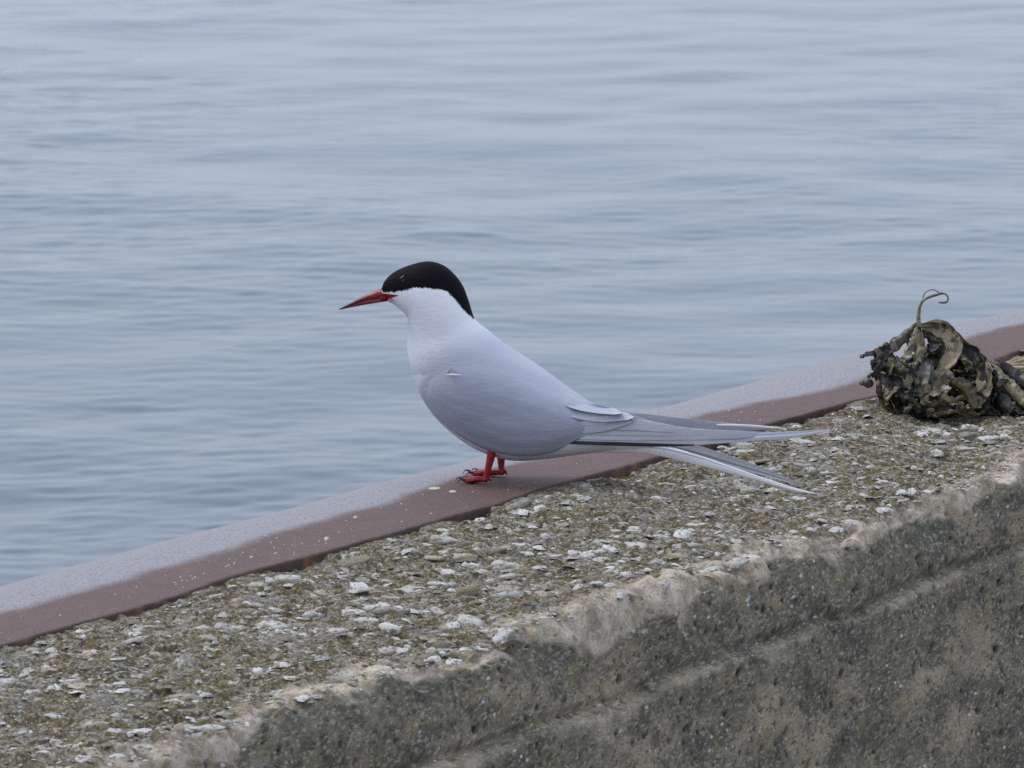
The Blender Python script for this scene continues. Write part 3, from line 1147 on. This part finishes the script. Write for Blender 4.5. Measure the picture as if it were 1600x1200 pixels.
# far wing primaries
feather('primary_feather', [(930, 652, 6), (990, 654, 9), (1060, 661, 8.5), (1130, 667, 6.5), (1190, 669, 3), (1228, 669.5, .6)], MAT['far_primary'], far_wing, 24, 14)
feather('primary_feather', [(940, 650, 6), (995, 653.5, 7), (1050, 661, 6), (1095, 667, 3.5), (1115, 670, .8)], MAT['far_primary'], far_wing, 27, 19)
feather('primary_feather', [(1120, 664, 1.2), (1160, 664.6, 1.8), (1200, 667.4, 1.7), (1228, 669.5, .6)], MAT['white'], far_wing, 12, 10)

# tail
feather('tail_feather', [(930, 700, 6), (1000, 702, 6), (1040, 706.5, 8), (1090, 719, 8), (1135, 732.5, 6), (1185, 748, 4.2), (1237, 764, 3), (1277, 772, .8)], MAT['streamer'], tern, -8, -5, cup=-2)
feather('tail_feather', [(960, 690, 7), (1040, 695, 9), (1090, 706, 9.5), (1140, 721, 8.5), (1195, 738, 6), (1230, 750, 3.5), (1250, 758.5, .8)], MAT['far_streamer'], tern, 8, 5, cup=2)
feather('tail_feather', [(930, 697, 10), (1000, 699, 9), (1050, 706, 7), (1085, 714, 4), (1100, 719, .8)], MAT['white'], tern, 0, 0)
feather('undertail_covert', [(880, 704, 8), (930, 700, 8), (975, 700, 5), (1020, 704, 1.5)], MAT['white'], tern, -6, -4, thick=6)

# scapular gap: grey down above a pale feather edge
def patch(name, poly, off, mat, parent):
    V = [on_body(x, y, off) for x, y in poly]
    c = np.mean(V, 0)
    cx, cy = np.mean(poly, 0)
    V2 = [on_body(x + (cx - x) * .5, y + (cy - y) * .5, off + 0.4) for x, y in poly]
    V3 = [on_body(cx, cy, off + .5)]
    n = len(poly)
    F = [(i, (i + 1) % n, n + (i + 1) % n, n + i) for i in range(n)] + [(n + i, n + (i + 1) % n, 2 * n) for i in range(n)]
    me = bpy.data.meshes.new(name)
    me.from_pydata([tuple(v) for v in V + V2 + V3], [], F)
    me.polygons.foreach_set('use_smooth', [True] * len(F))
    return link(name, me, mat, parent)


patch('down_feather', [(700, 584), (703, 579), (707, 576), (711, 579), (717, 584), (708, 584.6)], 4.6, MAT['down'], tern)
patch('scapular_feather', [(697, 585.6), (706, 584), (718, 584.6), (724, 586.4), (714, 587), (704, 587)], 5.4, MAT['white'], tern)

# bill: two mandibles and the red gape
def mandible(name, rows):
    M = spline(rows, 30)
    rings, fu = [], []
    th = np.linspace(0, 2 * math.pi, 18, endpoint=False)
    for k, (tx, ty, bx, by, w) in enumerate(M):
        T, B = bp(tx, ty), bp(bx, by)
        c, a = (T + B) / 2, (T - B) / 2
        wz = 1.0
        rings.append(c + np.cos(th)[:, None] * a + np.sin(th)[:, None] * np.array([0, max(w, .2) * KPX, 0]))
        fu += [k / (len(M) - 1)] * 18
    me = loft_mesh(name, rings)
    attr(me, 'fu', fu + [0, 1])
    return link(name, me, MAT['bill'], tern)


bill = mandible('upper_mandible', [(605, 455, 611, 466, 11), (595, 451.5, 601, 465, 9.5), (583, 456, 586, 467.5, 7.4), (566, 463.5, 568, 471, 5.4), (548, 473, 549, 477.5, 3.2), (529, 483, 529.5, 483.8, .5)])
mandible('lower_mandible', [(612, 462, 611, 470.5, 10), (601, 463.5, 602, 471.3, 8.8), (586, 465.5, 585, 474, 6.8), (568, 469, 566, 477, 4.8), (549, 476, 548, 480.5, 2.8), (531, 482.6, 531, 484, .5)])
for sgn in (1, -1):
    o = patch('gape', [(594, 460), (600, 458.4), (612, 459.6), (624, 461.6), (613, 464.5), (606, 471), (600, 471), (594, 468)], 1.0, MAT['leg'], tern)
    o.data.materials[0] = MAT['leg']
    if sgn < 0:
        for v in o.data.vertices:
            v.co.y *= -1
        o.data.flip_normals()

# eyes
def eye(side):
    c = on_body(630, 438.5, -4.5)
    rng = []
    th = np.linspace(0, 2 * math.pi, 18, endpoint=False)
    for a in np.linspace(0.05, math.pi - .05, 12):
        rng.append(c + KPX * 5.2 * np.stack([math.sin(a) * np.cos(th), np.full(18, -math.cos(a)), math.sin(a) * np.sin(th)], -1))
    if side < 0:
        rng = [r * np.array([1, -1, 1]) for r in rng]
    e = link('eye', loft_mesh('eye', rng), MAT['eye'], tern)
    p = [on_body(x, y, 1.6) for x, y in ((626, 435.4), (628, 434.6), (630.2, 432.8), (632.2, 430.4))]  # short pale tick along the eye's upper edge
    p = spline(p, 12)
    if side < 0:
        p = p * np.array([1, -1, 1])
    link('eye_tick', loft_mesh('eye_tick', tube_rings(p, KPX * np.array([.15, .4, .6, .7, .75, .75, .75, .7, .6, .5, .35, .15]), 6)), MAT['tick'], e)


eye(1)
eye(-1)


# legs
def leg(foot_px, top_px, toe_px, hind, spread):
    F0 = to_local(on_z(*foot_px, 0.0))
    lat = F0[1] / KPX
    top = bp(*top_px, lat)
    top_in = top + (top - F0) * 0.6
    root = F0 + np.array([0, 0, 0.0030])
    path = spline([top_in, top, top * .45 + root * .55, root + np.array([0.0006, 0, 0.0015]), root], 22)
    path[:, 1] = lat * KPX
    u = np.linspace(0, 1, 22)
    r = KPX * np.interp(u, [0, .25, .45, .7, .9, 1], [8.5, 6.6, 5.2, 4.8, 5.8, 3.9])
    L = link('leg', loft_mesh('leg', tube_rings(path, r, 14)), MAT['leg'], tern)
    tp = to_local(on_z(*toe_px, 0.0))
    dirv = np.array([-1.0, 0, 0])
    ln = abs(tp[0] - F0[0])
    tips = []
    for ang, k in ((-spread, .88), (2, 1.0), (spread, .93)):
        a = rad(ang)
        tip = F0 + np.array([-math.cos(a) * ln * k, math.sin(a) * ln * k, 0.0020])
        m1 = root * .62 + tip * .38 + np.array([0, 0, 0.0008])
        m2 = root * .30 + tip * .70 + np.array([0, 0, 0.0004])
        pth = spline([root + np.array([0.001, 0, 0]), m1, m2, tip], 18)
        q = KPX * np.interp(np.linspace(0, 1, 18), [0, .25, .36, .5, .66, .76, .92, 1], [4.6, 3.5, 3.9, 3.2, 3.5, 3.0, 3.1, 2.0])
        t = link('toe', loft_mesh('toe', tube_rings(pth, q, 10)), MAT['leg'], L)
        dv = np.array([-math.cos(a), math.sin(a), 0])
        c0 = tip + np.array([0, 0, .0006])
        cp = spline([c0 - dv * .001, c0 + dv * .0018 + BZ * .0011, c0 + dv * .0040 + BZ * .0006, c0 + dv * .0052 - BZ * .0018], 12)
        # claws are parts of the leg, beside the toes (three levels at most)
        link('claw', loft_mesh('claw', tube_rings(cp, KPX * np.linspace(2.0, .3, 12), 8)), MAT['claw'], L)
        tips.append(tip)
    # webs between the toes
    for a, b in ((0, 1), (1, 2)):
        A, B = tips[a], tips[b]
        G = []
        for i in range(9):
            u = i / 8 * .93
            for j in range(7):
                v = j / 6
                p = (root * (1 - u) + (A * (1 - v) + B * v) * u) 
                p = p - np.array([-1, 0, 0]) * 0.18 * ln * u * math.sin(math.pi * v) * u
                G.append(p + np.array([0, 0, -0.0008 - 0.0004 * math.sin(math.pi * v)]))
        G = np.array(G)
        V = np.vstack([G, G - np.array([0, 0, .0006])])
        f = grid_faces(9, 7)
        link('web', mesh_np('web', V, np.vstack([f, f[:, ::-1] + 63])), MAT['leg'], L)
    hp = F0 + np.array([0.0045, 0.001 * hind, 0.0016])
    pth = spline([root + np.array([0, 0, .0035]), root * .5 + hp * .5 + np.array([.0008, 0, .0014]), hp], 10)
    link('toe', loft_mesh('toe', tube_rings(pth, KPX * np.linspace(3.4, 1.4, 10), 8)), MAT['leg'], L)


leg((758.5, 755.5), (766.5, 716), (719, 756), 1, 24)
leg((783.5, 744.5), (783, 716), (738, 740), -1, 24)

# ------------------------------------------------------------------ dried seaweed heaped on the wall and rail
QW = on_z(1478, 648, TOP_Z)
weed = empty('seaweed_clump', tuple(QW))
tag(weed, 'heap of dried black and tan bladder wrack with a curled stalk, beside the rail', 'seaweed')
HD = np.array([ray(1478, 620)[0], ray(1478, 620)[1], 0.0]); HD /= np.linalg.norm(HD)
KW = np.linalg.norm(QW - CAMP) / FPX


def wp(px, py, depth=0.0):
    """pixel -> clump-local point on the upright plane 'depth' metres behind the clump's base"""
    d = ray(px, py)
    t = ((QW + HD * depth - CAMP) @ HD) / (d @ HD)
    return CAMP + d * t - QW


def floor_z(P):
    """lowest allowed height (clump-local) for a point: concrete or rail"""
    w = P + QW - P0
    n = w @ WN
    return (0.0005 if n < 0.056 else TOP_Z + 0.001) - QW[2]


def frond(path, hw, mat, twist=0.0, roll=0.0, ruffle=0.25, seed=0, curl=0.25, name='frond', nu=26):
    rng = np.random.default_rng(seed)
    P = spline(path, nu)
    for p in P:
        p[2] = max(p[2], floor_z(p) + 0.0012)
    T = np.gradient(P, axis=0); T /= np.linalg.norm(T, axis=1)[:, None] + 1e-9
    view = np.array([0, -1.0, 0.15])
    seg = 16
    th = np.linspace(0, 2 * math.pi, seg, endpoint=False)
    H = spline(np.array(hw, float)[:, None], nu)[:, 0] * (1.28 if seed < 300 else 1.12)
    curl = math.copysign(0.25 + abs(curl), curl) * 0.9
    f1, f2 = rng.uniform(2, 5), rng.uniform(4, 9)
    p1, p2 = rng.uniform(0, 6, 2)
    rings = []
    for i in range(nu):
        u = i / (nu - 1)
        A = np.cross(T[i], view); A /= np.linalg.norm(A) + 1e-9
        B = np.cross(T[i], A)
        a = roll + twist * u + 0.25 * math.sin(f1 * u * 3 + p1)
        Aw = A * math.cos(a) + B * math.sin(a)
        Bw = np.cross(T[i], Aw)
        h = max(H[i], .3) * KW
        r = []
        for q in th:
            v = math.cos(q)
            ed = 1 + ruffle * 0.5 * math.sin(f2 * u * 6 + p2 + 2.1 * (v > 0))
            lift = curl * h * (v * v) + ruffle * h * 0.5 * v * math.sin(f2 * u * 5 + p1)
            cr = 0.0009 * math.sin(15 * u + 3 * v + p2) * math.sin(9 * u - 4 * v + p1)
            r.append(P[i] + Bw * cr + Aw * h * ed * v + Bw * (lift + math.sin(q) * (0.0003 + 0.0011 * math.exp(-(v / .18) ** 2))))
        rings.append(np.array(r))
    return link(name, loft_mesh(name, rings), MAT[mat], weed)


def build_weed():
    rng = np.random.default_rng(21)
    K = {'d': 'weed_dark', 'o': 'weed_olive', 't': 'weed_tan'}
    # traced fronds: (material, [(px, py, depth)], half widths, twist, roll)
    TR = [
        ('t', [(1436, 506, 0), (1428, 528, -.004), (1420, 545, -.012), (1410, 560, -.016)], [3, 5, 6, 3], .6, .2),
        ('o', [(1434, 506, 0), (1415, 522, .004), (1395, 540, .002), (1378, 556, 0), (1362, 566, 0)], [3, 7, 8, 7, 3], .8, .3),
        ('o', [(1437, 508, 0), (1436, 535, -.008), (1438, 565, -.018), (1432, 595, -.026)], [3, 7, 10, 8], .5, -.2),
        ('t', [(1440, 508, 0), (1462, 512, .0), (1482, 522, -.004), (1492, 545, -.012), (1482, 570, -.022), (1468, 592, -.030), (1462, 606, -.034)], [3, 8, 10, 10, 10, 9, 6], .5, .1),
        ('t', [(1440, 510, .004), (1466, 508, .006), (1490, 522, .006), (1515, 545, .004), (1540, 566, 0), (1565, 585, -.006)], [3, 7, 6, 6, 6, 4], .9, .5),
        ('o', [(1446, 512, .004), (1456, 530, .0), (1476, 537, -.004), (1498, 534, -.006)], [3, 8, 7, 4], 1.2, .2),
        ('d', [(1500, 535, 0), (1520, 558, -.008), (1530, 580, -.016), (1525, 606, -.026), (1512, 628, -.034)], [6, 13, 15, 13, 8], .6, .4),
        ('t', [(1535, 566, -.006), (1540, 590, -.022), (1536, 612, -.032), (1528, 640, -.042)], [7, 10, 10, 8], .4, .1),
        ('t', [(1545, 570, 0), (1565, 596, -.018), (1585, 620, -.030), (1606, 640, -.040)], [6, 10, 11, 8], .7, .2),
        ('d', [(1548, 566, .004), (1570, 580, -.004), (1592, 600, -.014), (1620, 622, -.022)], [6, 10, 11, 7], .4, .5),
        ('t', [(1480, 590, -.030), (1466, 606, -.038), (1450, 618, -.042), (1442, 634, -.044)], [6, 8, 8, 4], .6, .2),
        ('t', [(1466, 612, -.038), (1474, 622, -.040), (1490, 628, -.040), (1504, 622, -.036)], [4, 6, 6, 4], .8, .3),
        ('o', [(1484, 596, -.028), (1500, 604, -.034), (1512, 618, -.038), (1520, 640, -.042)], [6, 10, 10, 5], .8, .3),
        ('t', [(1490, 578, -.012), (1508, 584, -.016), (1524, 588, -.018)], [2, 4, 2], .5, .9),
        ('t', [(1490, 560, -.004), (1500, 557, -.010), (1508, 566, -.012)], [2, 3, 1.5], .5, .9),
        ('o', [(1372, 562, 0), (1385, 572, -.012), (1402, 578, -.020), (1420, 588, -.026)], [6, 10, 11, 7], .7, .1),
        ('o', [(1395, 566, -.006), (1412, 580, -.020), (1424, 596, -.030), (1430, 618, -.036)], [6, 12, 12, 8], .5, .2),
        ('d', [(1378, 590, -.012), (1395, 596, -.024), (1410, 604, -.032), (1422, 622, -.036)], [5, 10, 11, 6], .6, .2),
        ('d', [(1380, 562, .004), (1366, 552, .004), (1354, 553, .0), (1344, 558, -.002)], [5, 4, 4, 2], 1.0, .6),
        ('d', [(1372, 592, -.006), (1362, 586, -.006), (1356, 590, -.008)], [4, 3, 2], .5, .2),
        ('o', [(1396, 600, -.022), (1386, 616, -.030), (1384, 628, -.032)], [4, 5, 3], .8, .5),
        ('t', [(1414, 596, -.028), (1402, 604, -.032), (1394, 614, -.034), (1386, 626, -.034)], [2.5, 3.5, 3, 2], .8, .7),
        ('d', [(1425, 592, -.024), (1428, 610, -.034), (1424, 622, -.038)], [9, 11, 6], .4, .1),
        ('d', [(1440, 560, -.010), (1446, 580, -.024), (1444, 602, -.034), (1434, 622, -.040)], [8, 13, 13, 7], .4, .2),
        ('d', [(1460, 535, 0), (1466, 556, -.008), (1456, 578, -.018), (1450, 600, -.028)], [7, 12, 12, 8], .5, -.2),
        ('d', [(1500, 600, -.020), (1520, 618, -.030), (1540, 634, -.036), (1560, 646, -.038)], [8, 13, 12, 5], .5, .4),
        ('d', [(1560, 600, -.010), (1560, 622, -.024), (1575, 640, -.034), (1600, 652, -.038)], [8, 12, 10, 6], .5, .3),
        ('t', [(1448, 650, -.046), (1470, 648, -.048), (1490, 644, -.046), (1500, 648, -.044)], [3, 4, 4, 3], .6, 1.0),
        ('o', [(1496, 632, -.040), (1510, 642, -.044), (1530, 650, -.046)], [6, 9, 5], .5, .5),
        ('d', [(1570, 640, -.036), (1590, 646, -.042), (1612, 654, -.044)], [5, 8, 5], .6, .8),
        ('o', [(1600, 606, -.014), (1625, 626, -.024), (1650, 640, -.034)], [8, 10, 5], .6, .4),
        ('t', [(1590, 596, -.008), (1622, 612, -.014), (1652, 634, -.026)], [5, 7, 4], .9, .4),
    ]
    for k, (mt, pts, hw, tw, ro) in enumerate(TR):
        frond([wp(*p) for p in pts], hw, K[mt], tw, ro, 0.20, 100 + k, rng.uniform(-.5, .5))
    # fronds crowded inside the heap
    hullx = [1350, 1365, 1400, 1437, 1470, 1500, 1540, 1600, 1650]
    hully = [575, 562, 532, 512, 514, 535, 568, 606, 636]
    for k in range(128):
        x0 = rng.uniform(1372, 1640)
        yt = np.interp(x0, hullx, hully)
        yb = np.interp(x0, [1350, 1385, 1450, 1600, 1660], [592, 628, 648, 652, 655])
        v = rng.uniform(0.10, 0.98)
        y0 = yt + (yb - yt) * v
        dep = -0.040 * v + rng.uniform(.002, 0.050)
        a = rng.uniform(-2.6, .6) if rng.random() < .5 else rng.uniform(0.4, 2.7)
        L = rng.uniform(22, 58)
        pts = [(x0, y0, dep)]
        for st in range(3):
            a += rng.normal(0, .55)
            x0 += math.cos(a) * L / 3
            y0 += math.sin(a) * L / 3
            yt = np.interp(x0, hullx, hully)
            y0 = min(max(y0, yt + 5), 656)
            x0 = max(x0, 1362)
            dep += rng.normal(-.003, .006)
            pts.append((x0, y0, dep))
        w = rng.uniform(4.5, 11)
        mt = rng.choice(['d', 'd', 'o', 'd', 'o', 'd', 't'])
        frond([wp(*p) for p in pts], [w * .5, w, w * rng.uniform(.8, 1.2), w * .45], K[mt], rng.uniform(-1.6, 1.6), rng.uniform(-1.2, 1.2), 0.24, 300 + k, rng.uniform(-.6, .6), nu=18)
    # the curled stalk on top, forked at its tip
    st = spline([wp(*p) for p in ((1437, 512, 0), (1435, 498, 0), (1436, 486, .001), (1438, 477, 0), (1444, 468, -.002), (1455, 463, -.002), (1466, 460, 0), (1472, 457.5, .002))], 40)
    link('stalk', loft_mesh('stalk', tube_rings(st, KW * np.interp(np.linspace(0, 1, 40), [0, .2, .45, .8, 1], [7.0, 5.2, 3.4, 2.8, 2.2]), 8, .6)), MAT['weed_tan'], weed)
    st = spline([wp(*p) for p in ((1442, 470, -.001), (1443, 462, .002), (1448, 455.5, .004), (1457, 452.5, .004), (1464, 455, .003), (1471, 460, .002))], 30)
    link('stalk', loft_mesh('stalk', tube_rings(st, KW * np.full(30, .85), 8)), MAT['weed_olive'], weed)
    st = spline([wp(*p) for p in ((1468, 459.5, .002), (1476, 459, .002), (1481, 464, 0), (1480, 471, -.002), (1474, 473, -.003), (1466, 472.3, -.003))], 30)
    link('stalk', loft_mesh('stalk', tube_rings(st, KW * np.interp(np.linspace(0, 1, 30), [0, .3, .8, 1], [1.4, 1.2, 1.6, 1.0]), 8)), MAT['weed_olive'], weed)
    # air bladders at the seaward end
    for (x, y, dep, rx, ry) in ((1357, 599, -.012, 8, 7.5), (1348, 598, -.010, 5.5, 4.5), (1370, 551, .004, 6.5, 7.5), (1364, 567, .0, 5, 6), (1384, 540, .004, 6, 6),
                                (1374, 576, -.010, 7, 5)):
        c = wp(x, y, dep)
        c[2] = max(c[2], floor_z(c) + ry * KW * .8)
        th = np.linspace(0, 2 * math.pi, 14, endpoint=False)
        rr = [c + KW * np.stack([rx * math.sin(a) * np.cos(th) * (1 + .08 * np.sin(3 * th + x)), rx * .8 * math.sin(a) * np.sin(th), np.full(14, ry * math.cos(a))], -1) for a in np.linspace(.08, math.pi - .08, 10)]
        link('air_bladder', loft_mesh('air_bladder', rr), MAT['weed_dark' if rx > 6 else 'weed_olive'], weed)


build_weed()


# dry stalks and an orange flake behind the heap
def build_straw():
    c = on_z(1592, 578, TOP_Z)
    t = empty('straw_bundle', tuple(c))
    tag(t, 'pale yellow dry straw lying on the concrete behind the seaweed heap', 'straw')
    rng = np.random.default_rng(4)
    for k in range(4):
        a0 = on_z(1552 + rng.uniform(-4, 14), 573 + rng.uniform(-3, 6), TOP_Z + .004) - c
        a1 = on_z(1640 + rng.uniform(-26, 20), 573 + rng.uniform(-6, 6), TOP_Z + .005) - c
        mid = (a0 + a1) / 2 + np.array([rng.normal(0, .006), rng.normal(0, .012), rng.uniform(.001, .007)])
        p = spline([a0, mid, a1], 16)
        link('straw_stem', loft_mesh('straw_stem', tube_rings(p, np.linspace(.0022, .0012, 16) * rng.uniform(.6, 1.2), 7)), MAT['straw'], t)
    f = dropping(1598, 547, .004, .008, 9)
    f.data.materials[0] = MAT['orange']
    f.name = 'lichen_flake'
    tag(f, 'small orange flake on the steel rail behind the seaweed', 'flake')


build_straw()
